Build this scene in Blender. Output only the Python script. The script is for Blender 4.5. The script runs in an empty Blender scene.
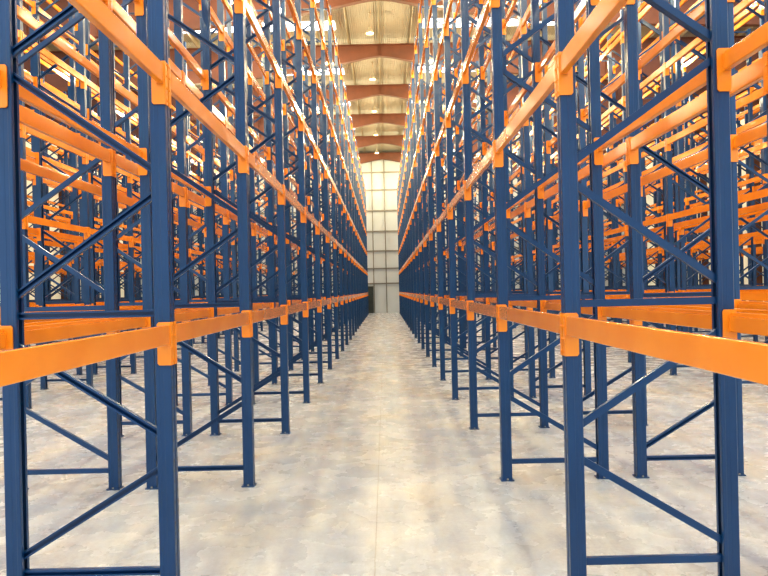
import bpy, math
from mathutils import Vector, Matrix

scene = bpy.context.scene
COL = scene.collection
for a, v in (('view_transform', 'Standard'), ('look', 'Medium High Contrast'), ('exposure', 0.0)):
    try:
        setattr(scene.view_settings, a, v)
    except Exception as e:
        print("VIEW", e)

# ------------------------------------------------------------------ constants
CAM_H = 2.21
ROLL = math.radians(-1.3)
Y0, BAY, NK = 4.6, 2.7, 20         # first visible frame, bay length, last index
POST_X, POST_Y = 0.115, 0.105
DEPTH = 1.22
TOP = 11.5
LEVELS = [1.925, 3.80, 5.62, 7.44, 9.26, 11.08]
BL = BAY - POST_Y - 0.012
WALL_Y = 62.0
HALF = 24.0
YB = -7.0
RIDGE = 15.5

def srgb(r, g, b):
    def f(c):
        c /= 255.0
        return c / 12.92 if c <= 0.04045 else ((c + 0.055) / 1.055) ** 2.4
    return (f(r), f(g), f(b), 1.0)

# ------------------------------------------------------------------ materials
def new_mat(name):
    m = bpy.data.materials.new(name)
    m.use_nodes = True
    nt = m.node_tree
    return m, nt, nt.nodes["Principled BSDF"]

def paint(name, c1, c2, rough=0.35, scale=3.0, perf=False, coat=0.3):
    m, nt, b = new_mat(name)
    tc = nt.nodes.new('ShaderNodeTexCoord')
    n = nt.nodes.new('ShaderNodeTexNoise')
    n.inputs['Scale'].default_value = scale
    n.inputs['Detail'].default_value = 4
    nt.links.new(tc.outputs['Object'], n.inputs['Vector'])
    r = nt.nodes.new('ShaderNodeValToRGB')
    r.color_ramp.elements[0].position = 0.35
    r.color_ramp.elements[1].position = 0.7
    r.color_ramp.elements[0].color = c1
    r.color_ramp.elements[1].color = c2
    nt.links.new(n.outputs['Fac'], r.inputs['Fac'])
    out = r.outputs['Color']
    if perf:
        sep = nt.nodes.new('ShaderNodeSeparateXYZ')
        nt.links.new(tc.outputs['Object'], sep.inputs[0])
        def mth(op, a, bb=None):
            k = nt.nodes.new('ShaderNodeMath'); k.operation = op
            for i, v in enumerate((a, bb)):
                if v is None: continue
                if isinstance(v, (int, float)): k.inputs[i].default_value = v
                else: nt.links.new(v, k.inputs[i])
            return k.outputs[0]
        ay = mth('SUBTRACT', mth('ABSOLUTE', sep.outputs['Y']), 0.03)
        fz = mth('MULTIPLY', mth('SUBTRACT', mth('FRACT', mth('DIVIDE', sep.outputs['Z'], 0.075)), 0.5), 0.075)
        d = mth('SQRT', mth('ADD', mth('MULTIPLY', ay, ay), mth('MULTIPLY', mth('MULTIPLY', fz, fz), 0.45)))
        hole = mth('LESS_THAN', d, 0.0085)
        face = mth('LESS_THAN', sep.outputs['X'], 0.012)
        fac = mth('MULTIPLY', hole, face)
        mx = nt.nodes.new('ShaderNodeMix'); mx.data_type = 'RGBA'
        nt.links.new(fac, mx.inputs['Factor'])
        nt.links.new(out, mx.inputs['A'])
        mx.inputs['B'].default_value = (0.003, 0.004, 0.008, 1)
        out = mx.outputs['Result']
    nt.links.new(out, b.inputs['Base Color'])
    b.inputs['Roughness'].default_value = rough
    b.inputs['Coat Weight'].default_value = coat
    b.inputs['Coat Roughness'].default_value = 0.15
    return m

M_BLUE = paint("blue_paint", srgb(2, 54, 98), srgb(4, 60, 108), 0.34, 2, False, 0.25)
M_BLUEP = paint("blue_paint_perforated", srgb(2, 54, 98), srgb(4, 60, 108), 0.34, 2, True, 0.25)
M_ORANGE = paint("orange_paint", srgb(226, 134, 30), srgb(234, 146, 40), 0.2, 2.5, False, 0.8)
M_CONN = paint("connector_orange_paint", srgb(230, 136, 26), srgb(236, 146, 34), 0.3, 2.5, False, 0.3)
M_STEEL = paint("bolt_steel", srgb(120, 118, 112), srgb(160, 156, 148), 0.4, 20)
M_BROWN = paint("red_oxide_paint", srgb(80, 44, 28), srgb(98, 54, 34), 0.65, 1.0, False, 0.0)
M_PURLIN = paint("purlin_paint", srgb(134, 124, 102), srgb(150, 140, 116), 0.5, 1.0)
M_LAMP = paint("lamp_aluminium", srgb(150, 140, 120), srgb(170, 160, 140), 0.35, 8)
M_DOOR = paint("dark_door_paint", srgb(36, 44, 42), srgb(52, 60, 56), 0.5, 2)

def emis(name, col, st):
    m, nt, b = new_mat(name)
    b.inputs['Base Color'].default_value = col
    tc = nt.nodes.new('ShaderNodeTexCoord')
    n = nt.nodes.new('ShaderNodeTexNoise'); n.inputs['Scale'].default_value = 0.7
    nt.links.new(tc.outputs['Object'], n.inputs['Vector'])
    mr = nt.nodes.new('ShaderNodeMapRange')
    mr.inputs['To Min'].default_value = st * 0.8
    mr.inputs['To Max'].default_value = st * 1.2
    nt.links.new(n.outputs['Fac'], mr.inputs['Value'])
    nt.links.new(mr.outputs[0], b.inputs['Emission Strength'])
    b.inputs['Emission Color'].default_value = col
    return m
M_SKY = emis("translucent_skylight", (0.93, 0.97, 1.0, 1), 8.0)
M_BULB = emis("warm_lamp_glass", (1.0, 0.80, 0.40, 1), 5.0)

def clad(name, c1, c2, axis, scale, em=0.0, rough=0.6):
    m, nt, b = new_mat(name)
    tc = nt.nodes.new('ShaderNodeTexCoord')
    w = nt.nodes.new('ShaderNodeTexWave')
    w.wave_type = 'BANDS'; w.bands_direction = axis
    w.inputs['Scale'].default_value = scale
    w.inputs['Distortion'].default_value = 0
    nt.links.new(tc.outputs['Object'], w.inputs['Vector'])
    n = nt.nodes.new('ShaderNodeTexNoise'); n.inputs['Scale'].default_value = 0.6
    n.inputs['Detail'].default_value = 5
    nt.links.new(tc.outputs['Object'], n.inputs['Vector'])
    mx = nt.nodes.new('ShaderNodeMix'); mx.data_type = 'RGBA'
    mx.inputs['A'].default_value = c1; mx.inputs['B'].default_value = c2
    nt.links.new(n.outputs['Fac'], mx.inputs['Factor'])
    nt.links.new(mx.outputs['Result'], b.inputs['Base Color'])
    bp = nt.nodes.new('ShaderNodeBump')
    bp.inputs['Strength'].default_value = 0.5; bp.inputs['Distance'].default_value = 0.03
    nt.links.new(w.outputs['Color'], bp.inputs['Height'])
    nt.links.new(bp.outputs[0], b.inputs['Normal'])
    b.inputs['Roughness'].default_value = rough
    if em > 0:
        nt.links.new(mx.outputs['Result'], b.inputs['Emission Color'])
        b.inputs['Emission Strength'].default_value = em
    return m
M_CEIL = clad("ceiling_cladding", srgb(124, 120, 108), srgb(154, 148, 132), 'X', 3.0, 0.0)
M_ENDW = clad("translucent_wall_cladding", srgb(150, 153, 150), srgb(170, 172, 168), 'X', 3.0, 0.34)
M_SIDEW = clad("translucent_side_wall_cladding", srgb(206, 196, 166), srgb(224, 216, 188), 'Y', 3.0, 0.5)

def floor_mat():
    m, nt, b = new_mat("worn_concrete")
    N = nt.nodes.new; L = nt.links.new
    tc = N('ShaderNodeTexCoord')
    def noise(scale, detail, mp=None, rough=0.55):
        n = N('ShaderNodeTexNoise')
        n.inputs['Scale'].default_value = scale
        n.inputs['Detail'].default_value = detail
        n.inputs['Roughness'].default_value = rough
        if mp:
            k = N('ShaderNodeMapping'); k.inputs['Scale'].default_value = mp
            L(tc.outputs['Object'], k.inputs['Vector']); L(k.outputs[0], n.inputs['Vector'])
        else:
            L(tc.outputs['Object'], n.inputs['Vector'])
        return n.outputs['Fac']
    def ramp(f, stops):
        r = N('ShaderNodeValToRGB')
        e = r.color_ramp.elements
        e[0].position, e[0].color = stops[0]
        e[1].position, e[1].color = stops[-1]
        for p, c in stops[1:-1]:
            q = e.new(p); q.color = c
        L(f, r.inputs['Fac']); return r.outputs['Color']
    def mix(fac, a, bb, mode='MIX'):
        x = N('ShaderNodeMix'); x.data_type = 'RGBA'; x.blend_type = mode
        if isinstance(fac, float): x.inputs['Factor'].default_value = fac
        else: L(fac, x.inputs['Factor'])
        for nm, v in (('A', a), ('B', bb)):
            if isinstance(v, tuple): x.inputs[nm].default_value = v
            else: L(v, x.inputs[nm])
        return x.outputs['Result']
    base = ramp(noise(1.1, 9, None, 0.62), [(0.32, srgb(156, 162, 172)), (0.5, srgb(180, 183, 187)), (0.68, srgb(198, 198, 194))])
    tan = ramp(noise(0.7, 6, (1.2, .6, 1), 0.6), [(0.5, (0, 0, 0, 1)), (0.72, (1, 1, 1, 1))])
    c = mix(tan, base, mix(0.4, base, srgb(190, 166, 116)))
    tyre_shade_streak = ramp(noise(1.0, 6, (1.4, 0.06, 1), 0.6), [(0.42, (1, 1, 1, 1)), (0.62, (.72, .79, .90, 1))])  # bluish tyre marks that also paint the racks' side shadows into the floor colour
    c = mix(0.6, c, tyre_shade_streak, 'MULTIPLY')
    grain = ramp(noise(24.0, 10, None, 0.85), [(0.34, (.66, .66, .66, 1)), (0.60, (1.06, 1.06, 1.06, 1))])
    c = mix(0.7, c, grain, 'MULTIPLY')
    scuff = ramp(noise(5.0, 10, (2.0, 0.5, 1), 0.78), [(0.48, (1, 1, 1, 1)), (0.74, (.60, .58, .56, 1))])
    c = mix(0.5, c, scuff, 'MULTIPLY')
    sep = N('ShaderNodeSeparateXYZ'); L(tc.outputs['Object'], sep.inputs[0])
    def mth(op, a, bb=None):
        k = N('ShaderNodeMath'); k.operation = op
        for i, v in enumerate((a, bb)):
            if v is None: continue
            if isinstance(v, (int, float)): k.inputs[i].default_value = v
            else: L(v, k.inputs[i])
        return k.outputs[0]
    def line(coord, off, per, w):
        f = mth('FRACT', mth('DIVIDE', mth('ADD', coord, off + per * 0.5 + per * 40), per))
        return mth('LESS_THAN', mth('MULTIPLY', mth('ABSOLUTE', mth('SUBTRACT', f, 0.5)), per), w)
    wob = mth('MULTIPLY', mth('SUBTRACT', noise(6.0, 3), 0.5), 0.012)
    j = mth('MAXIMUM', line(mth('ADD', sep.outputs['X'], wob), 0.13, 5.57, 0.006),
            mth('MULTIPLY', line(mth('ADD', sep.outputs['Y'], wob), 0.2, 6.7, 0.009), 0.3))
    c = mix(mth('MULTIPLY', j, 0.5), c, srgb(98, 90, 78))
    L(c, b.inputs['Base Color'])
    rr = N('ShaderNodeMapRange'); rr.inputs['To Min'].default_value = 0.18; rr.inputs['To Max'].default_value = 0.36
    L(noise(2.5, 6), rr.inputs['Value']); L(rr.outputs[0], b.inputs['Roughness'])
    bp = N('ShaderNodeBump'); bp.inputs['Strength'].default_value = 0.05; bp.inputs['Distance'].default_value = 0.01
    L(noise(8.0, 5), bp.inputs['Height']); L(bp.outputs[0], b.inputs['Normal'])
    return m
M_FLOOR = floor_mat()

# ------------------------------------------------------------------ mesh helpers
class MB:
    def __init__(s): s.v = []; s.f = []; s.mi = []
    def add(s, vs, fs, mat=0):
        o = len(s.v); s.v += [tuple(p) for p in vs]
        s.f += [tuple(i + o for i in q) for q in fs]; s.mi += [mat] * len(fs)
    def box(s, x0, x1, y0, y1, z0, z1, mat=0):
        vs = [(x, y, z) for x in (x0, x1) for y in (y0, y1) for z in (z0, z1)]
        s.add(vs, [(0, 1, 3, 2), (4, 6, 7, 5), (0, 4, 5, 1), (2, 3, 7, 6), (0, 2, 6, 4), (1, 5, 7, 3)], mat)
    def prism(s, prof, a, b, fn, mat=0):
        """prof: 2D closed polygon, fn(u,v,t)->xyz"""
        n = len(prof)
        vs = [fn(u, v, a) for u, v in prof] + [fn(u, v, b) for u, v in prof]
        fs = [(i, (i + 1) % n, n + (i + 1) % n, n + i) for i in range(n)]
        fs += [tuple(range(n))[::-1], tuple(range(n, 2 * n))]
        s.add(vs, fs, mat)
    def merge(s, o, M):
        s.add([M @ Vector(p) for p in o.v], o.f); s.mi[-len(o.f):] = o.mi
    def mesh(s, name, mats):
        me = bpy.data.meshes.new(name)
        me.from_pydata(s.v, [], s.f)
        for m in mats: me.materials.append(m)
        me.polygons.foreach_set('material_index', s.mi)
        import bmesh
        bm = bmesh.new(); bm.from_mesh(me)
        bmesh.ops.recalc_face_normals(bm, faces=bm.faces); bm.to_mesh(me); bm.free()
        me.update(); return me

def obj(name, data, loc=(0, 0, 0), rot=0.0, parent=None, **props):
    o = bpy.data.objects.new(name, data)
    o.location = loc; o.rotation_euler = (0, 0, rot)
    if parent: o.parent = parent
    COL.objects.link(o)
    for k, v in props.items(): o[k] = v
    return o

# post: lipped C channel, web at x=0 (faces out), opening towards +x
def post_mb(simple=False):
    m = MB(); X, h, t = POST_X, POST_Y / 2, 0.005
    if simple:
        prof = [(0, -h), (X, -h), (X, -h + .03), (X - t, -h + .03), (X - t, -h + t), (t, -h + t), (t, h - t), (X - t, h - t), (X - t, h - .03), (X, h - .03), (X, h), (0, h)]
    else:
        c = 0.005; g = .0025
        prof = [(0, -h + c), (c, -h), (X * .45, -h), (X * .5, -h + g), (X * .72, -h + g), (X * .77, -h), (X - c, -h), (X, -h + c),
                (X, -h + .032), (X - t, -h + .032), (X - t, -h + c + t), (X - c - t, -h + t), (X * .79, -h + t), (X * .74, -h + g + t), (X * .48, -h + g + t), (X * .43, -h + t), (c + t, -h + t), (t, -h + c + t),
                (t, -.014), (.010, -.010), (.010, .010), (t, .014),
                (t, h - c - t), (c + t, h - t), (X * .43, h - t), (X * .48, h - g - t), (X * .74, h - g - t), (X * .79, h - t), (X - c - t, h - t), (X - t, h - c - t), (X - t, h - .032), (X, h - .032),
                (X, h - c), (X - c, h), (X * .77, h), (X * .72, h - g), (X * .5, h - g), (X * .45, h), (c, h), (0, h - c),
                (0, .012), (.005, .008), (.005, -.008), (0, -.012)]
    m.prism(prof, 0.012, TOP, lambda u, v, t: (u, v, t))
    return m

def foot_mb():
    m = MB()
    m.prism([(-.015, -.06), (-.01, -.068), (.13, -.068), (.137, -.06), (.137, .06), (.13, .068), (-.01, .068), (-.015, .06)], 0.0, 0.012, lambda u, v, t: (u, v, t))
    for y in (-.062, .062):
        hexa = [(.06 + .012 * math.cos(a * math.pi / 3), y + .006 * math.sin(a * math.pi / 3)) for a in range(6)]
        m.prism(hexa, .012, .03, lambda u, v, t: (u, v, t), 1)
    m.box(.02, .1, -POST_Y / 2 + .006, -POST_Y / 2 + .012, .012, .11)
    m.box(.02, .1, POST_Y / 2 - .012, POST_Y / 2 - .006, .012, .11)
    return m

def brace_mb(x0, z0, x1, z1, w=0.052):
    m = MB(); a = Vector((x0, 0, z0)); b = Vector((x1, 0, z1)); d = (b - a); L = d.length; d.normalize()
    n = Vector((-d.z, 0, d.x)); y = Vector((0, 1, 0)); h = w / 2; t = .005; k = .018
    prof = [(-h, -k), (h, -k), (h, k), (h - .014, k), (h - .014, k - t), (h - t, k - t), (h - t, -k + t), (-h + t, -k + t), (-h + t, k - t), (-h + .014, k - t), (-h + .014, k), (-h, k)]
    m.prism(prof, 0, L, lambda u, v, s: a + d * s + n * u + y * v)
    for e in (0.03, L - 0.03):
        c = a + d * e
        ring = [(.013 * math.cos(q * math.pi / 3), .013 * math.sin(q * math.pi / 3)) for q in range(6)]
        m.prism(ring, -k - .012, -k, lambda u, v, s: c + d * u + n * v + y * s, 1)
    return m

F, R = 0.055, DEPTH - 0.055
BR = [(F, .21, R, .21), (R, .31, F, .98), (F, 1.17, R, 1.88), (F, 2.08, R, 2.08)]
z = 2.2; side = 1
while z < TOP - 0.9:
    BR.append((R, z, F, z + .78) if side else (F, z, R, z + .78))
    z += 0.88; side ^= 1
BR.append((F, TOP - .1, R, TOP - .1))

# beam: stepped box section, outer face at x=0, step on the inside top
def beam_mb(near=True):
    m = MB(); h = .071; c = .006
    if near:
        prof = [(0.0, -h + c), (.002, -h + .002), (c, -h), (.05 - c, -h), (.05, -h + c), (.05, h - .034), (.034, h - .03), (.032, h - c), (.032 - c, h), (c, h), (.002, h - .002), (0, h - c)]
    else:
        prof = [(0, -h), (.05, -h), (.05, h - .03), (.032, h - .03), (.032, h), (0, h)]
    m.prism(prof, -BL / 2 + .004, BL / 2 - .004, lambda u, v, t: (u, t, v))
    return m

def conn_mb(s, near=True):
    """angle end connector at y = s*BL/2"""
    mt = 0 if near else 1
    m = MB(); e = s * BL / 2
    y0, y1 = sorted((e - s * .006, e + s * .004))
    prof = [(-.007, -.22), (.08, -.22), (.092, -.205), (.092, .075), (.08, .09), (-.007, .09)]
    m.prism(prof, y0, y1, lambda u, v, t: (u, t, v), mt)
    y0, y1 = sorted((e - s * .004, e + s * .050))
    m.box(-.008, -.002, y0, y1, -.22, .09, mt)
    if near:
        for zc in (-.19, -.1, -.01, .07):
            ring = [(e + s * .03 + .009 * math.cos(q * math.pi / 4), zc + .009 * math.sin(q * math.pi / 4)) for q in range(8)]
            m.prism(ring, -.013, -.008, lambda u, v, t: (t, u, v))
        # weld collar
        ya, yb = sorted((e - s * .006, e - s * .02))
        m.box(.004, .054, ya, yb, -.076, .045)
    return m

ME_POST = post_mb().mesh("post_profile", [M_BLUEP])
ME_FOOT = foot_mb().mesh("foot_plate_mesh", [M_BLUE, M_STEEL])
ME_BR = [brace_mb(*b).mesh("brace_mesh", [M_BLUE, M_STEEL]) for b in BR]
ME_BEAM = beam_mb().mesh("beam_mesh", [M_ORANGE])
ME_CONN = [conn_mb(s).mesh("connector_mesh", [M_CONN]) for s in (-1, 1)]
# far frame as a single mesh
fm = MB()
ps = post_mb(True)
fm.merge(ps, Matrix.Identity(4))
fm.merge(ps, Matrix.Translation((DEPTH, 0, 0)) @ Matrix.Rotation(math.pi, 4, 'Z'))
fm.merge(foot_mb(), Matrix.Identity(4))
fm.merge(foot_mb(), Matrix.Translation((DEPTH, 0, 0)) @ Matrix.Rotation(math.pi, 4, 'Z'))
for b in BR: fm.merge(brace_mb(*b), Matrix.Identity(4))
ME_FRAME = fm.mesh("upright_frame_mesh", [M_BLUE, M_STEEL])
bm_far = MB(); bm_far.merge(beam_mb(False), Matrix.Identity(4))
for s in (-1, 1): bm_far.merge(conn_mb(s, False), Matrix.Identity(4))
ME_BEAMFAR = bm_far.mesh("beam_with_connectors_mesh", [M_ORANGE, M_CONN])

# ------------------------------------------------------------------ racks
def build_rack(xa, xb, detail_to, label, group, flip):
    """row occupying x in [xa, xb]; flip: braces mirrored (local x=0 sits at xb)"""
    near = min(abs(xa), abs(xb))
    k0 = max(-1, math.ceil((near / 0.62 - Y0) / BAY) - 1)
    ybase = Y0 + BAY * k0
    x0, rot = (xb, math.pi) if flip else (xa, 0.0)
    rack = obj("pallet_rack", None, ((xa + xb) / 2, ybase, 0))
    rack.empty_display_size = 0.3
    rack["label"] = label; rack["category"] = "pallet rack"; rack["group"] = group
    P = Vector(rack.location)
    def loc(x, y, z): return Vector((x, y, z)) - P
    for k in range(k0, NK + 1):
        y = Y0 + BAY * k + POST_Y / 2
        if y < detail_to:
            fr = obj("upright_frame", None, loc(x0, y, 0), rot, rack); fr.empty_display_size = .2
            obj("post", ME_POST, (0, 0, 0), 0, fr)
            obj("post", ME_POST, (DEPTH, 0, 0), math.pi, fr)
            obj("foot_plate", ME_FOOT, (0, 0, 0), 0, fr)
            obj("foot_plate", ME_FOOT, (DEPTH, 0, 0), math.pi, fr)
            for me in ME_BR: obj("brace", me, (0, 0, 0), 0, fr)
        else:
            obj("upright_frame", ME_FRAME, loc(x0, y, 0), rot, rack)
    beams = []
    for k in range(k0, NK):
        y = Y0 + BAY * k + BAY / 2 + POST_Y / 2
        for h in LEVELS:
            for xx, rr in ((xa, 0.0), (xb, math.pi)):
                vis = abs(h - CAM_H) / max(y, 1) < 0.6
                dist = math.sqrt(xx * xx + y * y + (h - CAM_H) ** 2)
                beams.append(((0 if vis else 1), dist, xx, y, h, rr, k))
    beams.sort(key=lambda b: (b[0], b[1]))
    rest = MB()
    for i, (_, d, xx, y, h, rr, k) in enumerate(beams):
        if i < 100:
            if y < detail_to:
                b = obj("beam", ME_BEAM, loc(xx, y, h), rr, rack)
                for me in ME_CONN: obj("connector", me, (0, 0, 0), 0, b)
            else:
                obj("beam", ME_BEAMFAR, loc(xx, y, h), rr, rack)
        else:
            rest.merge(bm_far, Matrix.Translation(loc(xx, y, h)) @ Matrix.Rotation(rr, 4, 'Z'))
    if rest.v:
        obj("beam", rest.mesh("beam_rest", [M_ORANGE, M_CONN]), (0, 0, 0), 0, rack, kind="stuff")
    return rack

L_IN = "tall empty pallet rack, blue upright frames, orange beams, beside central aisle"
L_BK = "tall empty blue and orange pallet rack standing back-to-back with another"
L_FAR = "empty blue and orange pallet rack beyond the next aisle"
offs = [(0.0, False), (DEPTH + .32, True)]
pair = 2 * DEPTH + .32 + 2.81
for sgn, face in ((1, 1.29), (-1, 1.55)):
    for p in range(4):
        for q, (o, fl) in enumerate(offs):
            a = face + p * pair + o
            xa, xb = (a, a + DEPTH) if sgn > 0 else (-a - DEPTH, -a)
            flip = fl if sgn > 0 else (not fl)
            det = 12.0 if (p == 0 and q == 0) else (9.0 if p == 0 else 0.0)
            lab = (L_IN if q == 0 else L_BK) if p == 0 else L_FAR
            build_rack(xa, xb, det, lab, "rows of empty pallet racking", flip)

# ------------------------------------------------------------------ shell
def struct(name, mb, mats, label=None):
    o = obj(name, mb.mesh(name, mats))
    o["kind"] = "structure"
    if label: o["label"] = label
    return o
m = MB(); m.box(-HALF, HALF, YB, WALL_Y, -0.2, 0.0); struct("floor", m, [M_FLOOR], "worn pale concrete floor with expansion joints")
m = MB(); m.box(-HALF - .3, HALF + .3, WALL_Y, WALL_Y + .2, -.2, RIDGE + .6); struct("wall_back", m, [M_ENDW], "cream translucent clad end wall")
m = MB(); m.box(-HALF - .2, -HALF, YB, WALL_Y, -.2, RIDGE); struct("wall_left", m, [M_SIDEW], "cream clad side wall")
m = MB(); m.box(HALF, HALF + .2, YB, WALL_Y, -.2, RIDGE); struct("wall_right", m, [M_SIDEW], "cream clad side wall")
m = MB(); m.box(-HALF - .2, HALF + .2, YB, WALL_Y, RIDGE, RIDGE + .15); struct("ceiling", m, [M_CEIL], "cream profiled metal roof lining")

# skylights : two strips per rafter bay
RS = 6.7; RY = [34.0 + RS * i for i in range(-6, 5)]
RY = [y for y in RY if YB < y < WALL_Y - .5]
n = 0
for y in RY:
    for s in (-1, 1):
        for dy in (2.0, 4.7):
            yy = y + dy
            if yy > WALL_Y - 1: continue
            n += 1
            m = MB()
            xs = sorted((s * 2.2, s * 21.0))
            m.box(xs[0], xs[1], yy - .5, yy + .5, RIDGE - .02, RIDGE - .003)
            struct("window_%d" % n, m, [M_SKY], "translucent roof skylight strip")

# rafters: I beams whose lower flange arches up towards the middle
def rafter_mb():
    m = MB(); pos = [0, .5, 1, 1.6, 2.4, 3.4, 4.8, 6.5, 9, 12, 15, 18, 21, 24]
    xs = [-p for p in pos[:0:-1]] + pos
    zt = RIDGE - .26
    def zb(x): return zt - .60 - 1.6 * (1 - math.exp(-(math.sqrt(x * x + .35) - .59) / 6.0))
    up = [(x, zt) for x in xs]
    lo = [(x, zb(x)) for x in xs]
    m.prism(up + lo[::-1], -.01, .01, lambda u, v, t: (u, t, v))
    for line, s in ((up, -1), (lo, -1)):
        m.prism(line + [(x, z + s * .03) for x, z in line[::-1]], -.13, .13, lambda u, v, t: (u, t, v))
    for x in (-24, -21, -18, -15, -12, -9, -6, -3, 0, 3, 6, 9, 12, 15, 18, 21, 24):
        m.box(x - .01, x + .01, -.12, .12, zb(x), zt - .03)
    for s in (-1, 1):
        xx = s * (HALF - .25)
        m.box(xx - .2, xx + .2, -.12, .12, 0.0, 13.6)
    return m
ME_RAF = rafter_mb().mesh("rafter_mesh", [M_BROWN])
for y in RY:
    obj("roof_beam", ME_RAF, (0, y, 0), label="reddish brown arched steel roof beam under the ceiling", category="roof beam", group="portal roof beams")

def purlin_mb(L):
    m = MB(); t = .006
    m.prism([(-.04, 0), (.0, 0), (.0, .24), (.04, .24), (.04, .246), (-t, .246), (-t, t), (-.04, t)], 0, L, lambda u, v, s: (u, s, v))
    return m
ME_PUR = purlin_mb(WALL_Y - YB - .1).mesh("purlin_mesh", [M_PURLIN])
x = -22.4
while x < 23:
    obj("purlin", ME_PUR, (x, YB, RIDGE - .252), label="thin tan steel purlin running under the roof", category="purlin", group="roof purlins")
    x += 1.6

# end wall girts and posts
n = 0
M_GIRT = paint("girt_paint", srgb(108, 104, 94), srgb(126, 120, 108), 0.5, 1.0)
for h in (2.85, 4.3, 6.0, 7.9, 9.9, 11.9, 13.6):
    n += 1; m = MB(); m.box(-HALF, HALF, WALL_Y - .14, WALL_Y, h - .06, h + .06); struct("trim_%d" % n, m, [M_GIRT], "horizontal wall rail")
for xx in (-21, -15.2, -9.3, -3.4, -1.05, 0.15, 3.4, 9.3, 15.2, 21):
    n += 1; m = MB(); m.box(xx - .05, xx + .05, WALL_Y - .2, WALL_Y - .141, 0, RIDGE - .3); struct("trim_%d" % n, m, [M_GIRT], "wall column")
m = MB(); m.box(-2.6, -1.12, WALL_Y - .26, WALL_Y - .21, 0.01, 2.6)
m.box(-1.84, -1.82, WALL_Y - .28, WALL_Y - .26, 0.01, 2.6)
struct("door_1", m, [M_DOOR], "dark double door in the end wall")

# ------------------------------------------------------------------ high-bay lamps
def lathe(prof, seg=20):
    m = MB(); vs = []; fs = []
    for i in range(seg):
        a = 2 * math.pi * i / seg
        vs += [(r * math.cos(a), r * math.sin(a), z) for r, z in prof]
    k = len(prof)
    for i in range(seg):
        j = (i + 1) % seg
        for q in range(k - 1): fs.append((i * k + q, j * k + q, j * k + q + 1, i * k + q + 1))
    m.add(vs, fs); return m
DROP, DROP_C = 2.4, 1.0
def shade(drop):
    return lathe([(.20, 0), (.19, .03), (.15, .14), (.07, .22), (.06, .36), (.02, .38), (.015, .42), (.012, drop - .05), (.06, drop - .03), (.06, drop + .004), (0, drop + .004)]).mesh("shade_mesh", [M_LAMP])
ME_SHADE = shade(DROP); ME_SHADE_C = shade(DROP_C)
ME_BULB = lathe([(.0, -.01), (.10, .0), (.16, .02), (.17, .05), (.0, .055)]).mesh("bulb_mesh", [M_BULB])
def lamp_light(p):
    l = bpy.data.lights.new("lamp_light", 'POINT'); l.shadow_soft_size = .14
    l.energy = p; l.color = (1.0, .86, .52)
    return l
LL = lamp_light(550); LC = lamp_light(50)
for ai, ax in enumerate([-0.45, 2.4, -2.4, 5.6, 10.4, -5.6, -10.4]):
    ctr = ai == 0
    for y in RY[:-1]:
        dr = DROP_C if ctr else DROP
        zz = RIDGE - dr
        yy = y + RS / 2
        lamp = obj("high_bay_lamp", None, (ax, yy, zz), label="small bell-shaped high-bay lamp glowing warm yellow under the roof", category="lamp", group="high-bay lamps")
        obj("lamp_shade", ME_SHADE_C if ctr else ME_SHADE, (0, 0, 0), 0, lamp)
        obj("lamp_glass", ME_BULB, (0, 0, 0), 0, lamp, label="glowing warm lamp glass")
        lo = bpy.data.objects.new("lamp_light", LC if ctr else LL); lo.location = (ax, yy, zz - .3); COL.objects.link(lo)

# ------------------------------------------------------------------ world (sky light as frontal fill; wall behind camera left out for it)
w = bpy.data.worlds.new("world"); scene.world = w; w.use_nodes = True
bg = w.node_tree.nodes["Background"]
bg.inputs[0].default_value = (0.80, 0.90, 1.0, 1); bg.inputs[1].default_value = 1.45

# ------------------------------------------------------------------ camera
cam = bpy.data.cameras.new("camera"); co = bpy.data.objects.new("camera", cam); COL.objects.link(co)
cam.sensor_width = 36; cam.lens = 640 / 768 * 36
cam.shift_x = -1 / 768; cam.shift_y = 2 / 768
co.matrix_world = Matrix.Translation((0, 0, CAM_H)) @ Matrix.Rotation(math.pi / 2, 4, 'X') @ Matrix.Rotation(ROLL, 4, 'Z')
cam.clip_end = 300
scene.camera = co
